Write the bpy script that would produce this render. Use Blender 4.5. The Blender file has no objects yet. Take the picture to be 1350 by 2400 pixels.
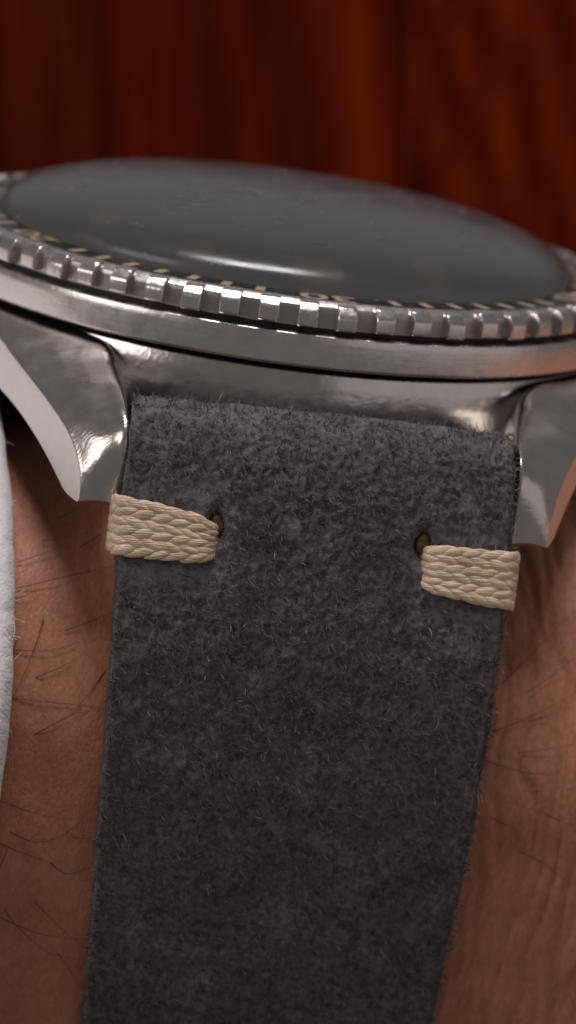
import bpy, math, random
import numpy as np
from mathutils import Matrix, Vector
random.seed(7); rng = np.random.default_rng(7)
scene = bpy.context.scene
col = scene.collection
scene.unit_settings.scale_length = 0.01          # one Blender unit is one centimetre
MM = 0.1                                         # millimetres to Blender units

# ------------------------------------------------------------------ camera, light, exposure
cam_d = bpy.data.cameras.new("camera"); cam = bpy.data.objects.new("camera", cam_d); col.objects.link(cam)
cam.location = (0, -18.4006, 0); cam.rotation_euler = (math.radians(90), 0, 0)
cam_d.sensor_fit = 'HORIZONTAL'; cam_d.sensor_width = 36.0
cam_d.lens = 7396.83 / 1350 * 36.0
cam_d.clip_start = 0.5; cam_d.clip_end = 500
cam_d.dof.use_dof = True; cam_d.dof.focus_distance = 16.05; cam_d.dof.aperture_fstop = 0.7
scene.camera = cam

world = bpy.data.worlds.new("World"); scene.world = world; world.use_nodes = True
bg = world.node_tree.nodes["Background"]
bg.inputs[0].default_value = (1.0, 0.91, 0.89, 1); bg.inputs[1].default_value = 0.10

def area(name, loc, target, sx, sy, power, color):
    d = bpy.data.lights.new(name, 'AREA'); d.shape = 'RECTANGLE'; d.size = sx; d.size_y = sy
    d.energy = power; d.color = color
    o = bpy.data.objects.new(name, d); col.objects.link(o); o.location = loc
    o.rotation_euler = (Vector(target) - Vector(loc)).to_track_quat('-Z', 'Y').to_euler()
    return o
area("key_softbox", (1, -11, 34), (0, -2, 0), 13, 9, 6000, (1.0, 0.945, 0.965))
area("fill_softbox", (-29, -23, 12), (0, -2, 0), 18, 20, 2300, (1.0, 0.92, 0.88))
area("right_lug_fill", (36, -25, -2), (0, -2, 0), 58, 32, 950, (1.0, 0.93, 0.88))  # added area light, brightens the right lug and brings out the wrist folds
area("crystal_grey_fill", (0, 46, 34), (0, 0, 1), 80, 44, 760, (0.90, 0.92, 1.0))  # added dim area light above and behind, reflected as grey in the crystal

scene.view_settings.view_transform = 'Standard'; scene.view_settings.look = 'None'
scene.view_settings.exposure = 0.42; scene.view_settings.gamma = 1
scene.cycles.use_denoising = True
scene.cycles.max_bounces = 10; scene.cycles.caustics_reflective = False

# watch frame (x to 3 o'clock, y to 12 o'clock, z out of the dial, origin at rim centre) -> world
yaw, pit, rol = 0.16743, 0.24810, 0.14090
M_WATCH = (Matrix.Translation(Vector((-0.1176, 0.0, 15.9895)) * MM)
           @ Matrix.Rotation(rol, 4, 'Y') @ Matrix.Rotation(pit, 4, 'X') @ Matrix.Rotation(yaw, 4, 'Z'))

# ------------------------------------------------------------------ helpers
def mesh_obj(name, verts, faces, mats, parent=None, smooth=True, mat_idx=None, top=None, attrs=None):
    """verts in mm (watch frame); one mesh object"""
    me = bpy.data.meshes.new(name)
    v = np.asarray(verts, dtype=float) * MM
    me.from_pydata(v.tolist(), [], faces if isinstance(faces, list) else faces.tolist())
    if not isinstance(mats, (list, tuple)): mats = [mats]
    for m in mats: me.materials.append(m)
    if mat_idx is not None: me.polygons.foreach_set('material_index', np.asarray(mat_idx, dtype=np.int32))
    me.polygons.foreach_set('use_smooth', np.full(len(me.polygons), bool(smooth)))
    if attrs:
        for k, a in attrs.items():
            at = me.attributes.new(k, 'FLOAT', 'POINT'); at.data.foreach_set('value', np.asarray(a, dtype=np.float32))
    me.update()
    o = bpy.data.objects.new(name, me); col.objects.link(o)
    if parent is not None: o.parent = parent
    if top is not None: o.matrix_world = top
    return o
def sharp(o, deg=32):
    o.data.set_sharp_from_angle(angle=math.radians(deg)); return o
def tag(o, label=None, cat=None, group=None, kind=None):
    if label: o['label'] = label
    if cat: o['category'] = cat
    if group: o['group'] = group
    if kind: o['kind'] = kind
    return o
def grid_faces(nr, nc, closed_c=False, closed_r=False, off=0):
    R = np.arange(nr if closed_r else nr - 1); Cc = np.arange(nc if closed_c else nc - 1)
    r, c = np.meshgrid(R, Cc, indexing='ij'); r2 = (r + 1) % nr; c2 = (c + 1) % nc
    return (np.stack([r * nc + c, r * nc + c2, r2 * nc + c2, r2 * nc + c], -1).reshape(-1, 4) + off)
def lathe(name, prof, mats, parent, n=256, closed=False, smooth=True, a0=0.0, a1=2 * math.pi, mat_idx=None):
    prof = np.asarray(prof, float); full = abs(a1 - a0 - 2 * math.pi) < 1e-6
    a = np.linspace(a0, a1, n, endpoint=not full)
    V = np.stack([np.outer(np.sin(a), prof[:, 0]), -np.outer(np.cos(a), prof[:, 0]),
                  np.broadcast_to(prof[:, 1], (n, len(prof)))], -1).reshape(-1, 3)
    F = grid_faces(n, len(prof), closed_c=closed, closed_r=full)
    mi = None
    if mat_idx is not None:
        per = np.asarray(mat_idx); mi = np.tile(per, n if full else n - 1)
    return mesh_obj(name, V, F, mats, parent, smooth, mi)
def round_prof(pts, r=0.06, k=4):
    """round the corners of an open profile polyline"""
    P = [np.array(p, float) for p in pts]; out = [P[0]]
    for i in range(1, len(P) - 1):
        d0 = P[i - 1] - P[i]; d1 = P[i + 1] - P[i]; l0 = np.linalg.norm(d0); l1 = np.linalg.norm(d1)
        q = min(r, l0 * .45, l1 * .45); A = P[i] + d0 / l0 * q; B = P[i] + d1 / l1 * q
        for t in np.linspace(0, 1, k): out.append((1 - t) ** 2 * A + 2 * t * (1 - t) * P[i] + t * t * B)
    out.append(P[-1]); return np.array(out)
def catmull(P, n):
    """resample a polyline (any dims) as a Catmull-Rom curve, n samples even in arc length of dims 0-1"""
    P = np.asarray(P, float); Q = np.vstack([2 * P[0] - P[1], P, 2 * P[-1] - P[-2]]); out = []
    for i in range(1, len(Q) - 2):
        for t in np.linspace(0, 1, 40, endpoint=False):
            out.append(.5 * (2 * Q[i] + (Q[i + 1] - Q[i - 1]) * t + (2 * Q[i - 1] - 5 * Q[i] + 4 * Q[i + 1] - Q[i + 2]) * t * t
                             + (3 * Q[i] - Q[i - 1] - 3 * Q[i + 1] + Q[i + 2]) * t ** 3))
    out.append(P[-1]); out = np.array(out)
    s = np.r_[0, np.cumsum(np.linalg.norm(np.diff(out[:, :2], axis=0), axis=1))]
    u = np.linspace(0, s[-1], n)
    return np.stack([np.interp(u, s, out[:, k]) for k in range(P.shape[1])], -1)
_perm = np.random.default_rng(3).permutation(256); _perm = np.r_[_perm, _perm, _perm]
_grad = np.random.default_rng(4).normal(size=(256, 3)); _grad /= np.linalg.norm(_grad, axis=1)[:, None]
def perlin(P):
    P = np.asarray(P, float); i = np.floor(P).astype(int); f = P - i; i &= 255
    u = f * f * f * (f * (f * 6 - 15) + 10); res = 0
    for dx in (0, 1):
        for dy in (0, 1):
            for dz in (0, 1):
                g = _grad[_perm[_perm[_perm[i[..., 0] + dx] + i[..., 1] + dy] + i[..., 2] + dz]]
                d = (g * (f - np.array([dx, dy, dz]))).sum(-1)
                w = (u[..., 0] if dx else 1 - u[..., 0]) * (u[..., 1] if dy else 1 - u[..., 1]) * (u[..., 2] if dz else 1 - u[..., 2])
                res = res + d * w
    return res * 1.6
def tubes(lines, rads, sides=3):
    """lines (N,K,3), rads (N,K) -> verts, faces of N open tubes"""
    L = np.asarray(lines, float); N, K, _ = L.shape; rads = np.broadcast_to(rads, (N, K))
    T = np.gradient(L, axis=1); T /= np.linalg.norm(T, axis=2, keepdims=True) + 1e-9
    ref = np.where(np.abs(T[..., 2:3]) < .9, np.array([0, 0, 1.]), np.array([1., 0, 0]))
    U = np.cross(T, ref); U /= np.linalg.norm(U, axis=2, keepdims=True) + 1e-9; W = np.cross(T, U)
    a = np.arange(sides) * 2 * math.pi / sides
    V = L[:, :, None] + rads[:, :, None, None] * (np.cos(a)[:, None] * U[:, :, None] + np.sin(a)[:, None] * W[:, :, None])
    base = grid_faces(K, sides, closed_c=True)
    F = (base[None] + (np.arange(N) * K * sides)[:, None, None]).reshape(-1, 4)
    return V.reshape(-1, 3), F

# ------------------------------------------------------------------ materials
def new_mat(name):
    m = bpy.data.materials.new(name); m.use_nodes = True
    nt = m.node_tree; return m, nt, nt.nodes["Principled BSDF"]
def nd(nt, typ, **kw):
    n = nt.nodes.new(typ)
    for k, v in kw.items():
        if k.startswith('i_'): n.inputs[k[2:].replace('_', ' ')].default_value = v
        elif k[0] == 'n' and k[1:].isdigit(): n.inputs[int(k[1:])].default_value = v
        else: setattr(n, k, v)
    return n
def ramp(nt, stops, src):
    r = nt.nodes.new('ShaderNodeValToRGB'); e = r.color_ramp.elements
    while len(e) < len(stops): e.new(.5)
    for el, (p, c) in zip(e, stops): el.position = p; el.color = (*c, 1) if len(c) == 3 else c
    nt.links.new(src, r.inputs[0]); return r
def coords(nt, scale=(1, 1, 1), rot=(0, 0, 0)):
    tc = nt.nodes.new('ShaderNodeTexCoord'); mp = nt.nodes.new('ShaderNodeMapping')
    mp.inputs['Scale'].default_value = scale; mp.inputs['Rotation'].default_value = rot
    nt.links.new(tc.outputs['Object'], mp.inputs[0]); return mp.outputs[0]
def bump(nt, b, src, strength, dist):
    n = nd(nt, 'ShaderNodeBump', i_Strength=strength, i_Distance=dist); nt.links.new(src, n.inputs['Height'])
    nt.links.new(n.outputs[0], b.inputs['Normal']); return n
def steel(name, rough, base=(.76, .72, .69), scratch=.0, smear=True, scr_scale=(60, 60, 6), aniso=0.0):
    m, nt, b = new_mat(name)
    b.inputs['Metallic'].default_value = 1; b.inputs['Base Color'].default_value = (*base, 1)
    no = nd(nt, 'ShaderNodeTexNoise', i_Scale=9.0, i_Detail=6.0, i_Roughness=.65)
    nt.links.new(coords(nt), no.inputs['Vector'])
    mr = nd(nt, 'ShaderNodeMapRange', n1=.3, n2=.75, n3=rough * .85, n4=rough * 1.3)
    nt.links.new(no.outputs[0], mr.inputs[0]); nt.links.new(mr.outputs[0], b.inputs['Roughness'])
    # smudges of skin grease and old tarnish: a darker, browner tone of the metal itself
    rp = ramp(nt, [(.35, tuple(c * .9 for c in base)), (.6, base)], no.outputs[0])
    nt.links.new(rp.outputs[0], b.inputs['Base Color'])
    n2 = nd(nt, 'ShaderNodeTexNoise', i_Scale=1.0, i_Detail=4.0); nt.links.new(coords(nt, scr_scale), n2.inputs['Vector'])
    n3 = nd(nt, 'ShaderNodeTexNoise', i_Scale=14.0, i_Detail=2.0); nt.links.new(coords(nt), n3.inputs['Vector'])
    ad = nd(nt, 'ShaderNodeMath', operation='MULTIPLY_ADD', n1=scratch); nt.links.new(n2.outputs[0], ad.inputs[0]); nt.links.new(n3.outputs[0], ad.inputs[2])
    bump(nt, b, ad.outputs[0], .10, .02)
    return m
M_POL = steel('polished_steel', .19, base=(.70, .66, .63), scratch=.7, scr_scale=(16, 90, 40))
M_BAND = steel('worn_bezel_steel', .26, scratch=.5, scr_scale=(4, 4, 90))
M_BRUSH = steel('brushed_steel', .36, base=(.78, .74, .71), scratch=.8, scr_scale=(120, 10, 40))
M_SLOT = steel('tarnished_slot_steel', .34, base=(.46, .42, .39), scratch=1.0, scr_scale=(90, 90, 5))
M_TOOTH = steel('knurl_steel', .25, scratch=.9, scr_scale=(70, 70, 8))

def simple(name, colr, rough=.5, metal=0.0, **kw):
    m, nt, b = new_mat(name); b.inputs['Base Color'].default_value = (*colr, 1)
    b.inputs['Roughness'].default_value = rough; b.inputs['Metallic'].default_value = metal
    for k, v in kw.items(): b.inputs[k].default_value = v
    return m
M_DARK = simple('gap_black', (.012, .010, .010), .6)  # near-black colour for the bezel's groove and underside faces
M_INSERT = simple('bezel_insert_black', (.012, .012, .015), .22)
M_PRINT = simple('faded_cream_print', (.36, .28, .19), .5)
M_DIAL = simple('grey_dial', (.098, .095, .104), .5)
M_LUME = simple('aged_lume', (.135, .115, .095), .6)
M_HAND = simple('hand_metal', (.6, .55, .5), .25, 1.0)
M_REHAUT = simple('rehaut_metal', (.16, .135, .085), .45)
m, nt, b = new_mat('acrylic_crystal'); M_GLASS = m
b.inputs['Base Color'].default_value = (.93, .93, .93, 1); b.inputs['Transmission Weight'].default_value = 1
b.inputs['IOR'].default_value = 1.49
no = nd(nt, 'ShaderNodeTexNoise', i_Scale=5.0, i_Detail=5.0); nt.links.new(coords(nt), no.inputs['Vector'])
mr = nd(nt, 'ShaderNodeMapRange', n1=.3, n2=.7, n3=.17, n4=.29); nt.links.new(no.outputs[0], mr.inputs[0]); nt.links.new(mr.outputs[0], b.inputs['Roughness'])

# suede: mottled grey, paler and bluer where the attribute 'press' says the nap is flattened
m, nt, b = new_mat('grey_suede'); M_SUEDE = m
n1 = nd(nt, 'ShaderNodeTexNoise', i_Scale=26.0, i_Detail=5.0, i_Roughness=.7); nt.links.new(coords(nt), n1.inputs['Vector'])
n2 = nd(nt, 'ShaderNodeTexNoise', i_Scale=4.0, i_Detail=3.0); nt.links.new(coords(nt), n2.inputs['Vector'])
r1 = ramp(nt, [(.26, (.078, .069, .071)), (.50, (.136, .121, .122)), (.76, (.215, .194, .191))], n1.outputs[0])
r2 = ramp(nt, [(.32, (.76, .75, .78)), (.68, (1.18, 1.14, 1.14))], n2.outputs[0])
mx = nd(nt, 'ShaderNodeMix', data_type='RGBA', blend_type='MULTIPLY'); mx.inputs[0].default_value = 1
nt.links.new(r1.outputs[0], mx.inputs[6]); nt.links.new(r2.outputs[0], mx.inputs[7])
at = nd(nt, 'ShaderNodeAttribute', attribute_name='press')
mx2 = nd(nt, 'ShaderNodeMix', data_type='RGBA'); nt.links.new(at.outputs['Fac'], mx2.inputs[0])
nt.links.new(mx.outputs[2], mx2.inputs[6]); mx2.inputs[7].default_value = (.25, .235, .26, 1)
nt.links.new(mx2.outputs[2], b.inputs['Base Color']); b.inputs['Roughness'].default_value = .95
b.inputs['Specular IOR Level'].default_value = .15
b.inputs['Sheen Weight'].default_value = .25; b.inputs['Sheen Roughness'].default_value = .5
b3 = nd(nt, 'ShaderNodeTexNoise', i_Scale=75.0, i_Detail=3.0); nt.links.new(coords(nt), b3.inputs['Vector'])
bump(nt, b, b3.outputs[0], .6, .012)
m, nt, b = new_mat('suede_fibre'); M_FIBRE = m
g = nd(nt, 'ShaderNodeNewGeometry')
rp = ramp(nt, [(0, (.060, .052, .056)), (.5, (.120, .106, .110)), (.95, (.19, .17, .17)), (1, (.30, .27, .25))], g.outputs['Random Per Island'])
nt.links.new(rp.outputs[0], b.inputs['Base Color']); b.inputs['Roughness'].default_value = .8; b.inputs['Specular IOR Level'].default_value = .25
M_EDGE = simple('strap_edge_paint', (.085, .082, .098), .6)
M_LINING = simple('strap_lining_leather', (.10, .06, .04), .7)
m, nt, b = new_mat('waxed_linen'); M_THREAD = m
n1 = nd(nt, 'ShaderNodeTexNoise', i_Scale=1.0, i_Detail=4.0); nt.links.new(coords(nt, (14, 70, 70)), n1.inputs['Vector'])
rp = ramp(nt, [(.3, (.68, .49, .33)), (.7, (.86, .70, .53))], n1.outputs[0]); nt.links.new(rp.outputs[0], b.inputs['Base Color'])
nq = nd(nt, 'ShaderNodeTexNoise', i_Scale=9.0, i_Detail=4.0); nt.links.new(coords(nt), nq.inputs['Vector'])
rq = ramp(nt, [(.33, (.80, .75, .70)), (.58, (1.04, 1.03, 1.02))], nq.outputs[0])
mq = nd(nt, 'ShaderNodeMix', data_type='RGBA', blend_type='MULTIPLY'); mq.inputs[0].default_value = 1
nt.links.new(rp.outputs[0], mq.inputs[6]); nt.links.new(rq.outputs[0], mq.inputs[7]); nt.links.new(mq.outputs[2], b.inputs['Base Color'])
b.inputs['Roughness'].default_value = .5; b.inputs['Sheen Weight'].default_value = .1
n2 = nd(nt, 'ShaderNodeTexNoise', i_Scale=1.0, i_Detail=2.0); nt.links.new(coords(nt, (10, 130, 130)), n2.inputs['Vector'])
bump(nt, b, n2.outputs[0], .8, .012)
M_THREAD_DARK = simple('waxed_linen_core', (.40, .26, .15), .7)
M_RESIN = simple('dried_glue', (.12, .075, .022), .42)

# skin
m, nt, b = new_mat('skin'); M_SKIN = m
n1 = nd(nt, 'ShaderNodeTexNoise', i_Scale=2.2, i_Detail=5.0, i_Roughness=.6); nt.links.new(coords(nt), n1.inputs['Vector'])
rp = ramp(nt, [(.3, (.42, .168, .092)), (.5, (.48, .205, .118)), (.72, (.54, .245, .152))], n1.outputs[0])
v1 = nd(nt, 'ShaderNodeTexVoronoi', i_Scale=1.0, feature='DISTANCE_TO_EDGE'); nt.links.new(coords(nt, (46, 30, 24), (.2, .9, .3)), v1.inputs['Vector'])
mrv = nd(nt, 'ShaderNodeMapRange', n1=.0, n2=.25, n3=.0, n4=1.0); nt.links.new(v1.outputs['Distance'], mrv.inputs[0])
v2 = nd(nt, 'ShaderNodeTexNoise', i_Scale=1.0, i_Detail=1.5); nt.links.new(coords(nt, (9, 1.5, 1.0), (0, -.08, 0)), v2.inputs['Vector'])
mr2 = nd(nt, 'ShaderNodeMapRange', n1=.30, n2=.66, n4=.22); nt.links.new(v2.outputs[0], mr2.inputs[0])
at = nd(nt, 'ShaderNodeAttribute', attribute_name='crease')   # the hand side of the wrist is creased
mu = nd(nt, 'ShaderNodeMath', operation='MULTIPLY'); nt.links.new(mr2.outputs[0], mu.inputs[0]); nt.links.new(at.outputs['Fac'], mu.inputs[1])
mu2 = nd(nt, 'ShaderNodeMath', operation='MULTIPLY_ADD', n1=.12); nt.links.new(mrv.outputs[0], mu2.inputs[0]); nt.links.new(mu.outputs[0], mu2.inputs[2])
bump(nt, b, mu2.outputs[0], .5, .02)
n9 = nd(nt, 'ShaderNodeTexNoise', i_Scale=1.0, i_Detail=3.0); nt.links.new(coords(nt, (40, 26, 22), (.1, .8, .2)), n9.inputs['Vector'])
r9 = ramp(nt, [(.36, (.91, .88, .87)), (.64, (1.09, 1.10, 1.11))], n9.outputs[0])
mx9 = nd(nt, 'ShaderNodeMix', data_type='RGBA', blend_type='MULTIPLY'); mx9.inputs[0].default_value = 1
nt.links.new(rp.outputs[0], mx9.inputs[6]); nt.links.new(r9.outputs[0], mx9.inputs[7]); nt.links.new(mx9.outputs[2], b.inputs['Base Color'])
b.inputs['Roughness'].default_value = .5; b.inputs['Specular IOR Level'].default_value = .35
b.inputs['Subsurface Weight'].default_value = .35; b.inputs['Subsurface Radius'].default_value = (1, .35, .2); b.inputs['Subsurface Scale'].default_value = .06
M_HAIR = simple('dark_hair', (.025, .011, .008), .45)
m, nt, b = new_mat('white_knit'); M_KNIT = m
b.inputs['Base Color'].default_value = (.84, .81, .79, 1); b.inputs['Roughness'].default_value = .9; b.inputs['Sheen Weight'].default_value = .2
n1 = nd(nt, 'ShaderNodeTexNoise', i_Scale=60.0, i_Detail=3.0); nt.links.new(coords(nt), n1.inputs['Vector']); bump(nt, b, n1.outputs[0], .4, .015)

# ------------------------------------------------------------------ wood panelling behind
m, nt, b = new_mat('stained_wood'); M_WOOD = m
oi = nd(nt, 'ShaderNodeObjectInfo')
off = nd(nt, 'ShaderNodeVectorMath', operation='SCALE'); off.inputs[0].default_value = (3.7, 9.1, 5.3)
mulr = nd(nt, 'ShaderNodeMath', operation='MULTIPLY', n1=17.0); nt.links.new(oi.outputs['Random'], mulr.inputs[0]); nt.links.new(mulr.outputs[0], off.inputs['Scale'])
tc = nd(nt, 'ShaderNodeTexCoord'); ad = nd(nt, 'ShaderNodeVectorMath', operation='ADD'); nt.links.new(tc.outputs['Object'], ad.inputs[0]); nt.links.new(off.outputs[0], ad.inputs[1])
def wmap(sc):
    mp = nd(nt, 'ShaderNodeMapping'); mp.inputs['Scale'].default_value = sc; nt.links.new(ad.outputs[0], mp.inputs[0]); return mp.outputs[0]
na = nd(nt, 'ShaderNodeTexNoise', i_Scale=1.0, i_Detail=4.0, i_Distortion=.6); nt.links.new(wmap((1.5, 1, .33)), na.inputs['Vector'])
nb = nd(nt, 'ShaderNodeTexNoise', i_Scale=1.0, i_Detail=3.0, i_Distortion=.2); nt.links.new(wmap((11, 1, .22)), nb.inputs['Vector'])
wv = nd(nt, 'ShaderNodeTexWave', wave_type='RINGS', rings_direction='SPHERICAL', i_Scale=.9, i_Distortion=6.0, i_Detail=3.0); wv.inputs['Detail Scale'].default_value = 1.2
nt.links.new(wmap((1.0, 1, .28)), wv.inputs['Vector'])
a1 = nd(nt, 'ShaderNodeMath', operation='MULTIPLY_ADD', n1=.46); nt.links.new(na.outputs[0], a1.inputs[0])
a2 = nd(nt, 'ShaderNodeMath', operation='MULTIPLY_ADD', n1=.48, n2=.0); nt.links.new(nb.outputs[0], a2.inputs[0])
a3 = nd(nt, 'ShaderNodeMath', operation='MULTIPLY', n1=.16); nt.links.new(wv.outputs['Fac'], a3.inputs[0])
nt.links.new(a3.outputs[0], a2.inputs[2]); nt.links.new(a2.outputs[0], a1.inputs[2])
rp = ramp(nt, [(.30, (.022, .0010, .0002)), (.47, (.060, .0034, .0003)), (.62, (.098, .0080, .0005)), (.82, (.165, .021, .0014))], a1.outputs[0])
mx = nd(nt, 'ShaderNodeMix', data_type='RGBA', blend_type='MULTIPLY'); mx.inputs[0].default_value = 1
nt.links.new(rp.outputs[0], mx.inputs[6]); nt.links.new(oi.outputs['Color'], mx.inputs[7]); nt.links.new(mx.outputs[2], b.inputs['Base Color'])
b.inputs['Roughness'].default_value = .5; b.inputs['Specular IOR Level'].default_value = .04
bump(nt, b, nb.outputs[0], .3, .02)
panel = bpy.data.objects.new('wood_panel', None); col.objects.link(panel); panel.location = (0, 8.0, -7)
tag(panel, 'dark red stained wooden board panel standing upright behind the watch', 'wood panel')
seams = [-84, -62, -39, -15.1, 9.6, 31.0, 56, 84]
tones = [.8, .8, .62, .9, .9, .8, .8]
for i in range(len(seams) - 1):
    x0, x1 = seams[i] + .10, seams[i + 1] - .10; y0 = random.uniform(-.1, .1); r = .22
    sec = round_prof([(x0, 6), (x0, y0), (x1, y0), (x1, 6)], r, 4)
    n = len(sec); V = np.vstack([np.c_[sec, np.full(n, -10.)], np.c_[sec, np.full(n, 123.)]])
    F = [[k, (k + 1) % n, n + (k + 1) % n, n + k] for k in range(n)] + [list(range(n))[::-1], list(range(n, 2 * n))]
    o = mesh_obj('plank', V, F, M_WOOD, panel, smooth=False); t = tones[i]; o.color = (t, t, t, 1)

# ------------------------------------------------------------------ the arm
A0, B0, ZC, EXP = 25.6, 21.5, -31.0, 2.6
def wrist_ab(x):
    x = np.asarray(x, float); d = np.clip(x - 14, 0, None); d2 = np.clip(-x - 16, 0, None)
    a = A0 + .012 * np.minimum(d, 22) ** 2 + .5 * np.clip(d - 22, 0, None) + .06 * d2
    bb = B0 - .08 * np.clip(d - 10, 0, None) + .05 * d2
    return a, bb
def wrist_pt(x, ph, off=0.0):
    """ph = 0 at the front (towards the viewer), pi/2 on top"""
    a, bb = wrist_ab(x); c, s = np.cos(ph), np.sin(ph); e = 2 / EXP
    y = -(a + off) * np.sign(c) * np.abs(c) ** e; z = ZC + (bb + off) * np.sign(s) * np.abs(s) ** e
    return np.stack([np.broadcast_to(x, y.shape), y, z], -1)
def even_phi(n, lo=-math.pi, hi=math.pi):
    """angles that space points evenly round the section"""
    ph = np.linspace(lo, hi, 4001); P = wrist_pt(0.0, ph); s = np.r_[0, np.cumsum(np.linalg.norm(np.diff(P, axis=0), axis=1))]
    return np.interp(np.linspace(0, s[-1], n), s, ph)
def skin_front(x, z):
    a, bb = wrist_ab(x); return -a * (1 - np.abs((z - ZC) / bb) ** EXP) ** (1 / EXP)
xs = np.r_[np.linspace(-95, -22, 20), np.linspace(-21, 26, 236), np.linspace(27, 95, 30)]
ph = np.r_[even_phi(260, -1.35, 1.9), np.linspace(1.95, 2 * math.pi - 1.4, 50)]
X, PH = np.meshgrid(xs, ph, indexing='ij')
V = wrist_pt(X, PH)
P = V / np.array([1.5, 3, 8]); crease = np.clip((V[..., 0] - 6) / 7, .15, 1)
rad = (V - np.stack([X, 0 * X, 0 * X + ZC], -1)); rad /= np.linalg.norm(rad, axis=-1, keepdims=True)
h = perlin(V / 7.0) * .35 + np.clip(1 - 3.2 * np.abs(perlin((V + .5 * perlin(V / 3)[..., None]) / np.array([1.0, 9, 7.0]) + 9)), 0, 1) ** 1.3 * -.24 * crease + perlin(V / .9 + 5) * .018
ends = np.clip((30 - np.abs(X)) / 8, 0, 1)
V = V + rad * (h * ends)[..., None]
n, mcol = X.shape; F = grid_faces(n, mcol, closed_c=True).tolist() + [list(range(mcol))[::-1], list(range((n - 1) * mcol, n * mcol))]
person = mesh_obj('person', V.reshape(-1, 3), F, M_SKIN, None, True, top=M_WATCH, attrs={'crease': crease.ravel()})
tag(person, 'tanned hairy wrist in a white knit cuff wearing the steel watch', 'person')

# cuff of the sleeve at the left
def cuff_edge(z): return np.interp(z, [-60, -30, -26.4, -24, -20.5, -16, -12.5, -9.2, -7, 0], [-15.6, -15.3, -14.95, -14.85, -14.88, -15.15, -15.5, -16.2, -16.9, -18.3])
prof = [(-85, 2.6), (-40, 2.5), (-20, 2.4), (-10, 2.35), (-5, 2.3)] + [(-4.8 + .1 * k, 2.3) for k in range(40)] + \
       [(-.85 + .85 * math.sin(t), 1.45 + .85 * math.cos(t)) for t in np.linspace(0, math.pi, 14)] + [(-1.5, .6), (-6, .6), (-20, .6)]
prof = np.array(prof); ph = even_phi(1100)[:-1]
Vs = []
for dx, off in prof:
    q = wrist_pt(np.full(ph.shape, -18.0), ph, off)
    q[:, 0] = dx + cuff_edge(q[:, 2]) if dx > -30 else dx - 14
    Vs.append(q)
V = np.array(Vs); s = np.arange(len(ph)); arc = np.r_[0, np.cumsum(np.linalg.norm(np.diff(V[0], axis=0), axis=1))]
nrm = V - np.array([0, 0, ZC]) ; nrm[..., 0] = 0; nrm /= np.linalg.norm(nrm, axis=-1, keepdims=True)
knit = .09 * np.sin(arc * 2 * math.pi / .36)[None] * np.cos(np.clip(prof[:, 0], -5, 0) * 2 * math.pi / .5)[:, None]
V = V + nrm * (knit + perlin(V / 4) * .25 + perlin(V / .5) * .05)[..., None]
V[..., 0] += perlin(V / np.array([9, 1.2, 1.2])) * .07
F = grid_faces(len(prof), len(ph), closed_c=True)
sleeve = mesh_obj('sleeve', V.reshape(-1, 3), F[:, ::-1], M_KNIT, person)
fl = []
for k in range(110):                                   # stray lint of the knit
    p = ph[rng.integers(0, len(ph))]; q = wrist_pt(np.array(-18.0), np.array(p), rng.uniform(.8, 2.3)); q[0] = cuff_edge(q[2]) - .05
    d = rng.normal(size=3) * .3 + np.array([.35, 0, 0]); d2 = rng.normal(size=3) * .3
    fl.append([q, q + d * .5 + d2 * .1, q + d + d2 * .4])
V, F = tubes(fl, .012); tag(mesh_obj('lint', V, F, M_KNIT, sleeve), kind='stuff')

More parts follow.
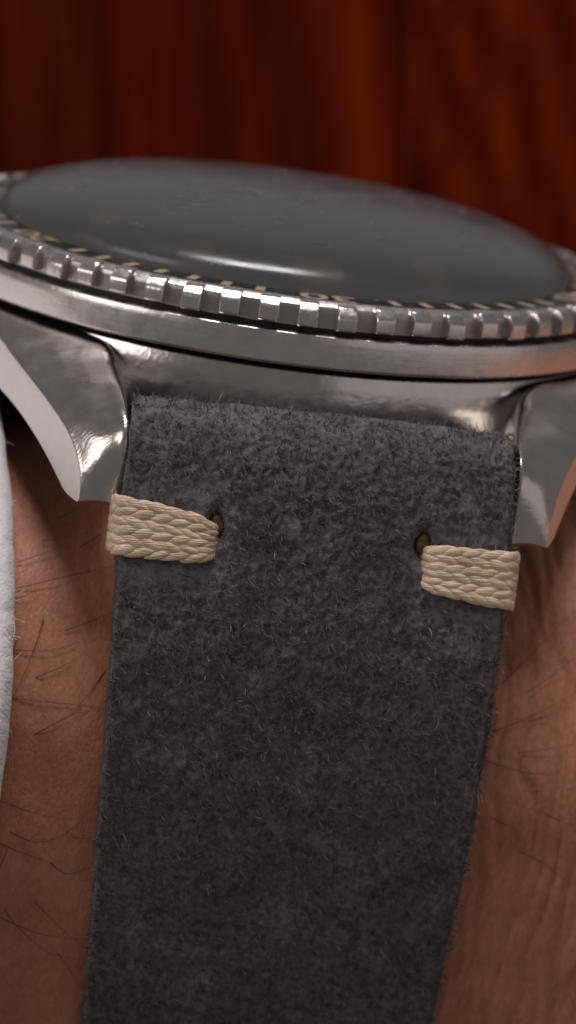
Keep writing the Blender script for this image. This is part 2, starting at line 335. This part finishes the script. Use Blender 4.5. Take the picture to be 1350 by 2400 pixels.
HAIR = [[(-14.9,-16.4),(-12.5,-15.7),(-9.7,-15.0)],[(-11.7,-14.4),(-10.3,-13.6)],[(-15.0,-16.9),(-13.7,-16.3)],[(-13.4,-17.6),(-13.9,-19.3),(-14.7,-21.5)],[(-14.9,-19.2),(-12.9,-19.0),(-10.8,-18.3)],[(-13.6,-20.4),(-11.5,-19.3)],[(-12.3,-18.1),(-9.8,-17.0)],[(-14.7,-21.5),(-11.3,-21.5),(-9.5,-21.6)],[(-13.4,-23.2),(-11.7,-22.1),(-10.5,-21.7)],[(-9.9,-19.6),(-11.2,-21.5),(-11.7,-22.1)],[(-15.0,-15.3),(-13.4,-14.7),(-12.1,-14.4)],[(-13.0,-13.4),(-11.6,-12.7)],[(-14.9,-19.4),(-14.7,-18.5)],[(-15.0,-26.7),(-13.0,-27.2),(-11.4,-27.4),(-10.5,-27.3)],[(-14.1,-28.4),(-12.9,-28.8),(-11.9,-28.6),(-10.8,-27.8),(-10.0,-26.7),(-9.6,-26.2)],[(-14.8,-29.0),(-13.1,-29.5),(-11.8,-29.9)],[(-11.8,-29.9),(-11.4,-30.2),(-10.8,-30.4),(-9.9,-30.0),(-9.4,-29.5)],[(-13.9,-32.7),(-13.1,-33.6),(-11.4,-34.9),(-10.4,-35.1),(-9.4,-35.3)],[(-14.3,-33.1),(-12.2,-33.8),(-10.6,-34.0),(-9.1,-34.0)],[(-12.4,-32.1),(-10.9,-33.4),(-9.3,-34.6)],[(-10.9,-34.9),(-10.1,-35.8),(-9.3,-37.0)],[(-14.5,-30.7),(-14.1,-29.3)],[(-13.7,-14.3),(-12.8,-14.1)],[(-10.8,-28.4),(-9.5,-28.3)],[(11.2,-18.7),(13.6,-16.4),(15.7,-14.8)],[(12.6,-19.0),(15.5,-16.9)],[(10.8,-21.1),(12.8,-20.1),(15.6,-18.6)],[(12.3,-22.0),(15.7,-21.2)],[(10.4,-22.5),(12.7,-22.9),(14.2,-22.9),(14.8,-22.6),(14.7,-22.2),(14.4,-21.9)],[(12.8,-23.9),(14.4,-23.7)],[(15.2,-23.6),(16.0,-23.4)],[(14.1,-25.0),(15.4,-25.4),(16.3,-25.3)],[(11.4,-25.5),(12.5,-25.9)],[(13.1,-27.2),(14.5,-27.7),(15.1,-28.1),(16.3,-28.8)],[(17.1,-35.1),(17.6,-36.1)],[(12.8,-20.4),(14.9,-19.5)],[(11.3,-17.9),(12.1,-17.3)]]
for hl in HAIR:
    q = catmull(np.array(hl), 14); y = skin_front(q[:, 0], q[:, 1]); u = np.linspace(0, 1, 14)
    lift = .10 + .14 * np.sin(u * math.pi) ** .8 + .06 * u
    L = np.stack([q[:, 0], y - lift, q[:, 1]], -1)
    V, F = tubes(L[None], ((.024 if hl[0][0] < 0 else .022) * (1 - .75 * u))[None], 5); mesh_obj('hair', V, F, M_HAIR, person)

# ------------------------------------------------------------------ the watch
watch = bpy.data.objects.new('wristwatch', None); col.objects.link(watch); watch.matrix_world = M_WATCH
tag(watch, 'worn steel diver wristwatch on a grey suede strap with cream stitches', 'wristwatch')

# bezel: knurled rim over a plain base ring
bez = lathe('bezel', round_prof([(16.65, -1.3), (16.65, -.12), (18.62, -.12), (18.68, .05), (19.02, .05), (19.40, -.20), (19.46, -.4), (19.46, -1.33),
                                 (19.2, -1.38), (19.2, -1.62), (19.93, -1.66), (19.98, -2.0), (20.0, -3.3), (19.8, -3.44), (18.75, -3.46), (18.7, -4.2)], .07, 4), [M_BAND, M_SLOT, M_DARK], watch, 360)
for p_ in bez.data.polygons:
    c = p_.center; r_ = math.hypot(c.x, c.y) / MM; z_ = c.z / MM
    if -1.36 < z_ < -.3 and r_ > 19.3: p_.material_index = 1
    elif -1.64 < z_ < -1.33 or z_ < -3.45: p_.material_index = 2
sharp(bez)
tp = round_prof([(18.9, .07), (19.22, .06), (19.58, .0), (19.93, -.36), (20.02, -.52), (20.02, -1.12), (19.93, -1.24), (19.2, -1.26)], .10, 4)
ang = np.radians(np.array([-1.52, -1.52, -1.46, -1.36, -.7, 0, .7, 1.36, 1.46, 1.52, 1.52])); sh = np.array([.6, .10, .03, 0, 0, 0, 0, 0, .03, .10, .6])
tooth_meshes = []
for var in range(7):
    V = []
    for a, s in zip(ang, sh):
        j = np.array([perlin(np.array([[19.8 * a * 1.3 + var * 7.1, z * 1.5, var * 3.3]]))[0] for r, z in tp]) * .035
        r = tp[:, 0] - s * (tp[:, 0] > 19.4) + j * (tp[:, 0] > 19.5)
        V.append(np.stack([r * math.sin(a), -r * math.cos(a), tp[:, 1] - .12 * s], -1))
    n = len(tp); V = np.array(V).reshape(-1, 3)
    F = grid_faces(len(ang), n).tolist() + [list(range(n))[::-1], list(range((len(ang) - 1) * n, len(ang) * n))]
    o = sharp(mesh_obj('tooth', V, F, M_TOOTH, bez)); tooth_meshes.append(o.data)
    if var: bpy.data.objects.remove(o)
    else: tooth0 = o
for k in range(60):
    a = math.radians(-56.37 - 1.5 + 6 * k)
    if k == 0: o = tooth0
    else:
        o = tooth0.copy(); col.objects.link(o); o.data = tooth_meshes[(k * 3) % 7]; o.parent = bez
    o.rotation_euler = (random.uniform(-.004, .004), 0, a)
# black insert with faded ticks and the numeral at six o'clock
ins = lathe('bezel_insert', round_prof([(16.67, -.10), (16.7, -.03), (18.55, -.03), (18.6, -.10)], .03, 3), M_INSERT, watch, 240)
def flat_on_insert(poly):          # polygon (x along the rim, y outwards) in mm about the six o'clock point
    return poly
for k in range(2, 59):
    a = math.radians(6 * k)
    if 50 < k * 6 % 360 < 62 or abs(k * 6 % 60) < 7 or abs(k * 6 % 60) > 53: continue
    w, r0, r1 = .24, 16.9, 18.1
    V = [(-w, -r0, -.012), (w, -r0, -.012), (w * 1.1, -r1, -.012), (-w * 1.1, -r1, -.012)]
    o = mesh_obj('tick', V, [[0, 3, 2, 1]], M_PRINT, ins, False); o.rotation_euler = (0, 0, a)
for txt, adeg in (('30', 0), ('20', -60), ('40', 60)):
    cu = bpy.data.curves.new('numeral_text', 'FONT'); cu.body = txt; cu.size = .30; cu.align_x = 'CENTER'; cu.offset = .004
    to = bpy.data.objects.new('numeral_text', cu); col.objects.link(to)
    me = bpy.data.meshes.new_from_object(to.evaluated_get(bpy.context.evaluated_depsgraph_get()))
    bpy.data.objects.remove(to); me.materials.clear(); me.materials.append(M_PRINT)
    ys = [v.co.y for v in me.vertices]; hh = max(ys) - min(ys)
    for v in me.vertices:          # tops of the digits point outwards from the dial
        v.co = Vector((-v.co.x * 1.08, -(1.68 + (v.co.y - min(ys)) / hh * .15), -.0012))
    o = bpy.data.objects.new('numeral', me); col.objects.link(o); o.parent = ins; o.rotation_euler = (0, 0, math.radians(adeg))
# crystal, rehaut, dial, hands
rr = 16.6 * np.sin(np.linspace(0, math.pi / 2, 60)); rr[0] = 1e-4
cr = np.vstack([np.stack([rr, .12 + 2.85 * (1 - (rr / 16.6001) ** 2.4) ** (1 / 2.2)], -1), [(16.6, -.1), (16.6, -1.2), (.0001, -1.2)]])
sharp(lathe('crystal', cr, M_GLASS, watch, 240), 50)
lathe('rehaut', [(16.5, -.35), (16.0, -.5), (15.0, -1.05)], M_REHAUT, watch, 180)
dial = lathe('dial', [(.01, -1.0), (15.3, -1.0)], M_DIAL, watch, 120)
for k in range(12):
    a = k * math.pi / 6; c = np.array([12.2 * math.sin(a), -12.2 * math.cos(a), -2.0]); t = np.linspace(0, 2 * math.pi, 16, endpoint=False); r = 1.0 if k % 3 else 1.3
    V = np.vstack([np.c_[c[0] + r * np.cos(t), c[1] + r * np.sin(t), np.full(16, -.99)], np.c_[c[0] + r * .9 * np.cos(t), c[1] + r * .9 * np.sin(t), np.full(16, -.90)]])
    mesh_obj('hour_marker', V, [[j, (j + 1) % 16, 16 + (j + 1) % 16, 16 + j] for j in range(16)] + [list(range(16, 32))], M_LUME, dial, False)
def hand(name, ln, w, z, adeg, mat):
    sec = [(-w * .6, -2.2), (w * .6, -2.2), (w, ln * .45), (w * .8, ln * .8), (0, ln), (-w * .8, ln * .8), (-w, ln * .45)]
    V = [(x, y, z) for x, y in sec] + [(x * .8, y * .98, z + .1) for x, y in sec]; n = 7
    F = [[j, (j + 1) % n, n + (j + 1) % n, n + j] for j in range(n)] + [list(range(n))[::-1], list(range(n, 2 * n))]
    o = mesh_obj(name, V, F, mat, watch, False); o.rotation_euler = (0, 0, math.radians(adeg))
hand('hour_hand', 8, .45, -.9, 62, M_HAND); hand('minute_hand', 12.3, .55, -.74, -55, M_HAND)

# middle of the case between the lugs
lathe('case', round_prof([(18.0, -3.62), (18.95, -3.64), (19.24, -3.80), (19.37, -4.5), (19.44, -5.6), (19.46, -8.4), (18.9, -9.0), (17.2, -9.4), (15.8, -10.0), (.1, -10.1)], .16, 5), M_POL, watch, 300)

# lugs: lofted from the case side to the tip; columns are inner x, inner top (y,z), outer top (y,z), bottom (y,z)
LUG = [  # top x, it_y, it_z,   ot_y, ot_z,   b_y,  b_z,  bottom x
    (18.9,   3.0, -3.75,   3.0, -3.95,   3.0, -6.0, 17),
    (18.4,  -5.0, -3.74,  -6.0, -4.15,  -7.0, -6.3, 15),
    (15.7, -11.0, -3.74, -11.0, -4.40, -12.0, -6.85, 12),
    (12.9, -14.2, -3.76, -13.84, -4.8, -14.5, -7.45, 10.4),
    (11.2, -15.9, -3.88, -15.3, -5.30, -15.8, -7.8, 10.1),
    (10.55, -17.3, -4.36, -16.7, -5.82, -17.0, -8.25, 10.15),
    (10.32, -18.6, -4.74, -18.0, -6.3, -18.0, -8.7, 10.25),
    (10.25, -20.3, -5.14, -19.1, -6.72, -19.25, -9.34, 10.27),
    (10.27, -21.9, -5.70, -21.2, -7.66, -20.9, -10.35, 10.27),
    (10.27, -23.05, -6.38, -22.3, -8.5, -21.6, -10.8, 10.27),
    (10.27, -23.65, -7.25, -22.9, -9.35, -22.2, -10.98, 10.27),
    (10.3, -23.75, -8.5, -23.15, -10.1, -22.7, -11.04, 10.27),
    (10.3, -23.6, -9.9, -23.22, -10.75, -23.0, -11.05, 10.27),
    (10.3, -23.4, -10.9, -23.15, -10.98, -23.1, -11.06, 10.27),
]
def outer_x(y): return np.interp(y, [-26, -23.6, -20, -15, -10, -5, 0, 5], [11.5, 12.25, 13.9, 16.3, 18.4, 19.6, 20, 19.6])
LS = catmull(np.array([(r[1], r[2], r[0], r[3], r[4], r[5], r[6], r[7]) for r in LUG]), 150)
def lug(side):
    V = []; mi = None
    for r in LS:
        ity, itz, xt, oty, otz, by, bz, xi = r
        if side > 0: xt = xt + float(np.interp(ity, [-21.5, -19.0, -16, -12], [0, .35, .8, .3]))
        xo_t = outer_x(oty); xo_b = outer_x(by)
        IB = np.array([xi, by, bz]); IT = np.array([xt, ity, itz]); OT = np.array([xo_t, oty, otz]); OB = np.array([xo_b, by, bz])
        L1 = np.linalg.norm(OT - IT); r_in = min(float(np.interp(ity, [-23, -20.5, -17.5, -15.9, -14.2], [.75, 1.25, 1.35, .6, .06])), L1 * .42, np.linalg.norm(IT - IB) * .6); r_out = min(.10, np.linalg.norm(OT - OB) * .3)
        def corner(A, Bc, Cc, rr, k):
            d0 = (A - Bc) / (np.linalg.norm(A - Bc) + 1e-9); d1 = (Cc - Bc) / (np.linalg.norm(Cc - Bc) + 1e-9); a, c = Bc + d0 * rr, Bc + d1 * rr
            return [(1 - t) ** 2 * a + 2 * t * (1 - t) * Bc + t * t * c for t in np.linspace(0, 1, k)]
        loop = [IB] + corner(IB, IT, OT, r_in, 9)
        a, c = loop[-1], OT + (IT - OT) / (L1 + 1e-9) * r_out
        nrm = np.cross(OT - IT, np.array([0, -1., -.6])); nrm /= np.linalg.norm(nrm) + 1e-9
        if nrm[2] < 0: nrm = -nrm
        for t in np.linspace(0, 1, 12)[1:-1]: loop.append(a * (1 - t) + c * t + nrm * .16 * math.sin(math.pi * t))
        top_end = len(loop)
        loop += corner(IT, OT, OB, r_out, 4)
        fl0 = len(loop) - 1
        a = loop[-1]
        for t in np.linspace(0, 1, 6)[1:]: loop.append(a * (1 - t) + OB * t)
        V.append(loop)
    V = np.array(V); n, k, _ = V.shape
    V[..., 0] *= side
    F = grid_faces(n, k, closed_c=True); mi = np.zeros((n - 1, k), int); mi[:, fl0:fl0 + 5] = 1
    if side > 0: F = F[:, ::-1]
    Fl = F.tolist() + [list(range(k)), list(range((n - 1) * k, n * k))]
    o = mesh_obj('lug', V.reshape(-1, 3), Fl, [M_POL, M_BRUSH], watch, True, list(mi.ravel()) + [0, 0])
    return sharp(o, 28)
lug(-1); lug(1)

# ------------------------------------------------------------------ strap
#        y      z     halfw  cx   thick
PATH = [(-19.6, -6.9, 10.00, 0, 3.0), (-20.3, -6.0, 10.02, 0, 3.1), (-21.2, -5.58, 10.05, 0, 3.2), (-22.1, -5.62, 10.08, -.04, 3.2), (-23.1, -6.15, 10.12, -.1, 3.1), (-23.8, -7.1, 10.16, -.1, 3.0),
        (-24.4, -8.6, 10.22, -.1, 2.9), (-25.0, -10.7, 10.28, -.08, 2.6), (-25.6, -13.4, 10.25, 0, 2.3), (-26.35, -17.0, 10.16, .06, 2.1), (-26.95, -22.5, 9.98, .11, 2.0),
        (-27.0, -26.3, 9.92, .15, 1.9), (-26.6, -33.6, 9.56, .25, 1.8), (-25.7, -38.8, 9.40, .35, 1.7), (-23.9, -44.5, 9.1, .4, 1.7), (-20.5, -50, 8.8, .4, 1.7), (-15, -53.5, 8.6, .4, 1.7)]
NS = 540
SP = catmull(np.array(PATH), NS); s_arc = np.r_[0, np.cumsum(np.hypot(*np.diff(SP[:, :2], axis=0).T))]
tan = np.gradient(SP[:, :2], axis=0); tan /= np.linalg.norm(tan, axis=1)[:, None]; SN = np.stack([tan[:, 1], -tan[:, 0]], -1)   # outward normal (y,z)
def strap_pt(s, x, h):
    """point on the strap front: s along it (mm), x across, h above the surface"""
    y = np.interp(s, s_arc, SP[:, 0]); z = np.interp(s, s_arc, SP[:, 1]); ny = np.interp(s, s_arc, SN[:, 0]); nz = np.interp(s, s_arc, SN[:, 1])
    return np.stack([x + 0 * y, y + ny * h, z + nz * h], -1)
def s_of_z(z): i = np.argmin(SP[:, 0] * 0 + np.abs(SP[:, 1] - z) + 50 * (s_arc < 3)); return s_arc[i]
HOLES = [(s_of_z(-11.1), -5.35), (s_of_z(-10.95), 5.5)]
STITCH = [(-1, s_of_z(-11.7)), (1, s_of_z(-12.35))]
NX = 200; er = .32
def shape_h(s, x):
    """dents of the leather: pressed round the stitches, sunk in the holes; also how pressed it is"""
    h = -.05 * (x / 10) ** 2 * 2; pr = 0
    for hs, hx in HOLES:
        d2 = ((s - hs) / 1.0) ** 2 + ((x - hx) / .52) ** 2; h = h - .55 * np.exp(-d2 ** 2)
        pr = pr + .40 * np.exp(-(np.sqrt(((s - hs) / 1.5) ** 2 + ((x - hx - np.sign(hx) * -.15) / .85) ** 2) - .75) ** 2 / .14)
    for sd, ss in STITCH:
        inside = 1 / (1 + np.exp(-(sd * x - 5.2) * 3)); d = np.abs(s - ss); h = h - .16 * inside * np.exp(-(d / 2.2) ** 4)
        pr = pr + .5 * inside * np.exp(-((d - 2.0) / .7) ** 2)
    return h, np.clip(pr, 0, 1)
rows = []; press = []
u = np.linspace(-1, 1, NX)
for i in range(NS):
    y, z, hw, cx, th = SP[i]; n = SN[i]
    xf = u * (hw - er); hf, pf = shape_h(s_arc[i], xf)
    off = [(x, h) for x, h in zip(xf, hf)]
    arc = [(hw - er + er * math.sin(t), hf[-1] - er + er * math.cos(t)) for t in np.linspace(0, math.pi / 2, 6)[1:]]
    bot = [(hw, -th * .55), (hw - .05, -th + .25), (hw - .3, -th)]
    back = [(hw * t, -th) for t in (.5, 0, -.5)]
    right = arc + bot; left = [(-a, b) for a, b in right[::-1]]
    loop = off + right + back + left
    rows.append([(cx + a, y + n[0] * b, z + n[1] * b) for a, b in loop])
    press.append(np.r_[pf, np.zeros(len(loop) - NX)])
V = np.array(rows); press = np.array(press); k = V.shape[1]
# nap relief: curly tufts
def curl(P):
    w = np.stack([perlin(P / .9 + 31), perlin(P / .9 + 57), perlin(P / .9 + 83)], -1) * .35; Q = P + w
    a = 1 - 2.2 * np.abs(perlin(Q / .52)); b_ = 1 - 2.2 * np.abs(perlin(Q / .27 + 13))
    return .10 * a + .065 * b_
Pn = V.copy(); Pn[..., 2] *= .85
d = curl(Pn) + .09 * perlin(V / 1.6 + 3) + .06 * perlin(V / 5)
amp = np.ones(k); amp[NX:NX + 3] = .6; amp[-3:] = .6; amp[NX + 3:-3] = .12
amp = amp[None] * (1 - .55 * press)
nv = np.zeros_like(V); nv[..., 1] = SN[:, None, 0]; nv[..., 2] = SN[:, None, 1]
side = np.zeros(k); side[NX + 2:NX + 7] = 1; side[-7:-2] = -1
V = V + nv * (d * amp * 1.0)[..., None] * (np.arange(k) < NX + 3)[None, :, None]
V[..., 0] += (perlin(V / np.array([50, 1.3, 1.3])) * .10 + perlin(V / .4) * .03) * side[None]
mi = np.zeros((NS - 1, k), int); mi[:, NX + 4:NX + 7] = 1; mi[:, -7:-4] = 1; mi[:, NX + 7:-7] = 2
F = grid_faces(NS, k, closed_c=True)
strap = mesh_obj('strap', V.reshape(-1, 3), F.tolist() + [list(range(k)), list(range((NS - 1) * k, NS * k))[::-1]], [M_SUEDE, M_EDGE, M_LINING], watch, True,
                 list(mi.ravel()) + [2, 2], attrs={'press': press.ravel()})
# nap fibres
NF = 26000
s = rng.uniform(.3, 47, NF); hwf = np.interp(s, s_arc, SP[:, 2]); cxf = np.interp(s, s_arc, SP[:, 3]); x0 = rng.uniform(-1, 1, NF) * (hwf - .1)
ends_ = rng.random(NF) < .05; x0[ends_] = np.sign(x0[ends_]) * (hwf[ends_] - .05); top_ = rng.random(NF) < .012; s[top_] = rng.uniform(.6, 3.2, top_.sum())
nh = 90                                               # frayed fibres round the two holes
for q, (hs, hx) in enumerate(HOLES):
    sl = slice(q * nh, (q + 1) * nh); a_ = rng.uniform(0, 2 * math.pi, nh); r_ = rng.uniform(1.0, 1.4, nh)
    s[sl] = hs + .95 * r_ * np.sin(a_); x0[sl] = hx + .52 * r_ * np.cos(a_)
cxf = np.interp(s, s_arc, SP[:, 3])
keep = ~((s < 2.8) & (rng.random(NF) < .45))
hs_, pf_ = shape_h(s, x0); keep &= (rng.random(NF) > pf_ * .9) | (np.arange(NF) < 2 * nh)
for sd, ss in STITCH: keep &= ~((sd * x0 > 5.0) & (np.abs(s - ss) < 1.35))
s, x0, cxf, hs_ = s[keep], x0[keep], cxf[keep], hs_[keep]; NF = len(s)
th = rng.uniform(0, 2 * math.pi, NF); ln = rng.gamma(5, .058, NF); bend = rng.normal(0, 1.3, NF)
lift = np.abs(rng.normal(.03, .09, NF)); K = 4; pts = []
ss_, xx_, hh_ = s.copy(), x0 + cxf, hs_ + .06 + rng.normal(0, .05, NF)
for j in range(K):
    pts.append(strap_pt(ss_, xx_, hh_)); ss_ = ss_ + np.sin(th) * ln / 3; xx_ = xx_ + np.cos(th) * ln / 3; hh_ = hh_ + lift * (1 - .5 * j / K); th = th + bend / 3
Lf = np.stack(pts, 1); rad_ = rng.uniform(.014, .032, NF)[:, None] * np.array([1, .95, .8, .35])
V, F = tubes(Lf, rad_); tag(mesh_obj('nap', V, F, M_FIBRE, strap), kind='stuff')
# dried glue in the two stitch holes
for hs, hx in HOLES:
    t = np.linspace(0, 2 * math.pi, 20, endpoint=False); V = []
    for r, h in ((1.05, -.62), (.95, -.34), (.6, -.20), (.2, -.22)):
        for a in t: V.append(strap_pt(hs + .62 * r * math.sin(a), hx + .40 * r * math.cos(a), h + .05 * math.sin(3 * a + hx)))
    F = grid_faces(4, 20, closed_c=True).tolist() + [list(range(60, 80))]
    mesh_obj('glue', np.array(V), F, M_RESIN, strap)

# flat plaited thread through each hole and over the strap edge
def stitch(sd, ss, slope, taper, e):
    hw = np.interp(ss, s_arc, SP[:, 2]); cx = np.interp(ss, s_arc, SP[:, 3]); X1 = hw + sd * cx
    path = catmull([(e, -.75), (e + .12, -.35), (e + .35, .0), (e + .8, .14), (7.2, .20), (8.6, .20), (X1 - .35, .20), (X1 + .10, .02), (X1 + .26, -.5), (X1 + .28, -1.3), (X1 + .2, -2.2)], 90)
    q = np.r_[0, np.cumsum(np.hypot(*np.diff(path.T)))] if False else np.r_[0, np.cumsum(np.hypot(*np.diff(path, axis=0).T))]
    tn = np.gradient(path, axis=0); tn /= np.linalg.norm(tn, axis=1)[:, None]; nn = np.stack([-tn[:, 1], tn[:, 0]], -1)
    def at(l, w, h):
        px = np.interp(l, q, path[:, 0]); phh = np.interp(l, q, path[:, 1]); nx = np.interp(l, q, nn[:, 0]); nh = np.interp(l, q, nn[:, 1])
        sc = taper(px); x = sd * (px + nx * h); return strap_pt(ss + slope * (px - 8) + w * sc, x, phh + nh * h)
    Lq = q[-1]; W = 1.42
    # core band
    ls = np.linspace(0, Lq, 70); wv = np.linspace(-1, 1, 25); G = []
    for l in ls:
        G.append([at(np.array(l), np.array(a * (W - .12)), np.array(.14 * (1 - a ** 6) + .0)) for a in wv] + [at(np.array(l), np.array(a * (W - .12)), np.array(-.16)) for a in wv[::-1]])
    G = np.array(G); F = grid_faces(70, 50, closed_c=True).tolist() + [list(range(50)), list(range(69 * 50, 70 * 50))[::-1]]
    st = mesh_obj('thread_stitch', G.reshape(-1, 3), F, M_THREAD_DARK, watch)
    nrow = 6; pitch = .92; rw = 2 * W / nrow
    t = np.linspace(0, 1, 13); a = np.linspace(0, 2 * math.pi, 9)[:-1]
    for j in range(nrow):
        w0 = -W + rw * (j + .5); sg = 1 if j % 2 else -1
        l0 = -.6 + (pitch / 2 if (j // 1) % 2 else 0) + random.uniform(-.06, .06)
        while l0 < Lq:
            ln = 1.75 * random.uniform(.9, 1.15); wd = .285 * random.uniform(.85, 1.15); tilt = .20 * random.uniform(.7, 1.25); Vv = []
            for tt in t:
                prof_ = max(.03, math.sin(math.pi * (.03 + .94 * tt))) ** .6
                lc = l0 + ln * tt; wc = w0 + sg * tilt * (tt - .5) * 2; hc = .155 + .035 * math.sin(math.pi * tt) - .06 * tt
                for aa in a:
                    Vv.append(at(np.clip(lc, .01, Lq - .01), wc + wd * prof_ * math.cos(aa), hc + .095 * prof_ * math.sin(aa)))
            Vv = np.array(Vv); F = grid_faces(13, 8, closed_c=True).tolist() + [list(range(8)), list(range(96, 104))[::-1]]
            if l0 + ln > .25: mesh_obj('strand', Vv, F, M_THREAD, st)
            l0 += pitch
    return st
stitch(-1, s_of_z(-11.72), -.085, lambda x: np.interp(x, [5.2, 6.2, 8.5, 10.4], [.5, .80, .98, 1.02]), 5.35)
stitch(1, s_of_z(-12.30), .055, lambda x: np.interp(x, [5.2, 6.2, 8.5, 10.4], [.60, .84, .98, 1.04]), 5.6)
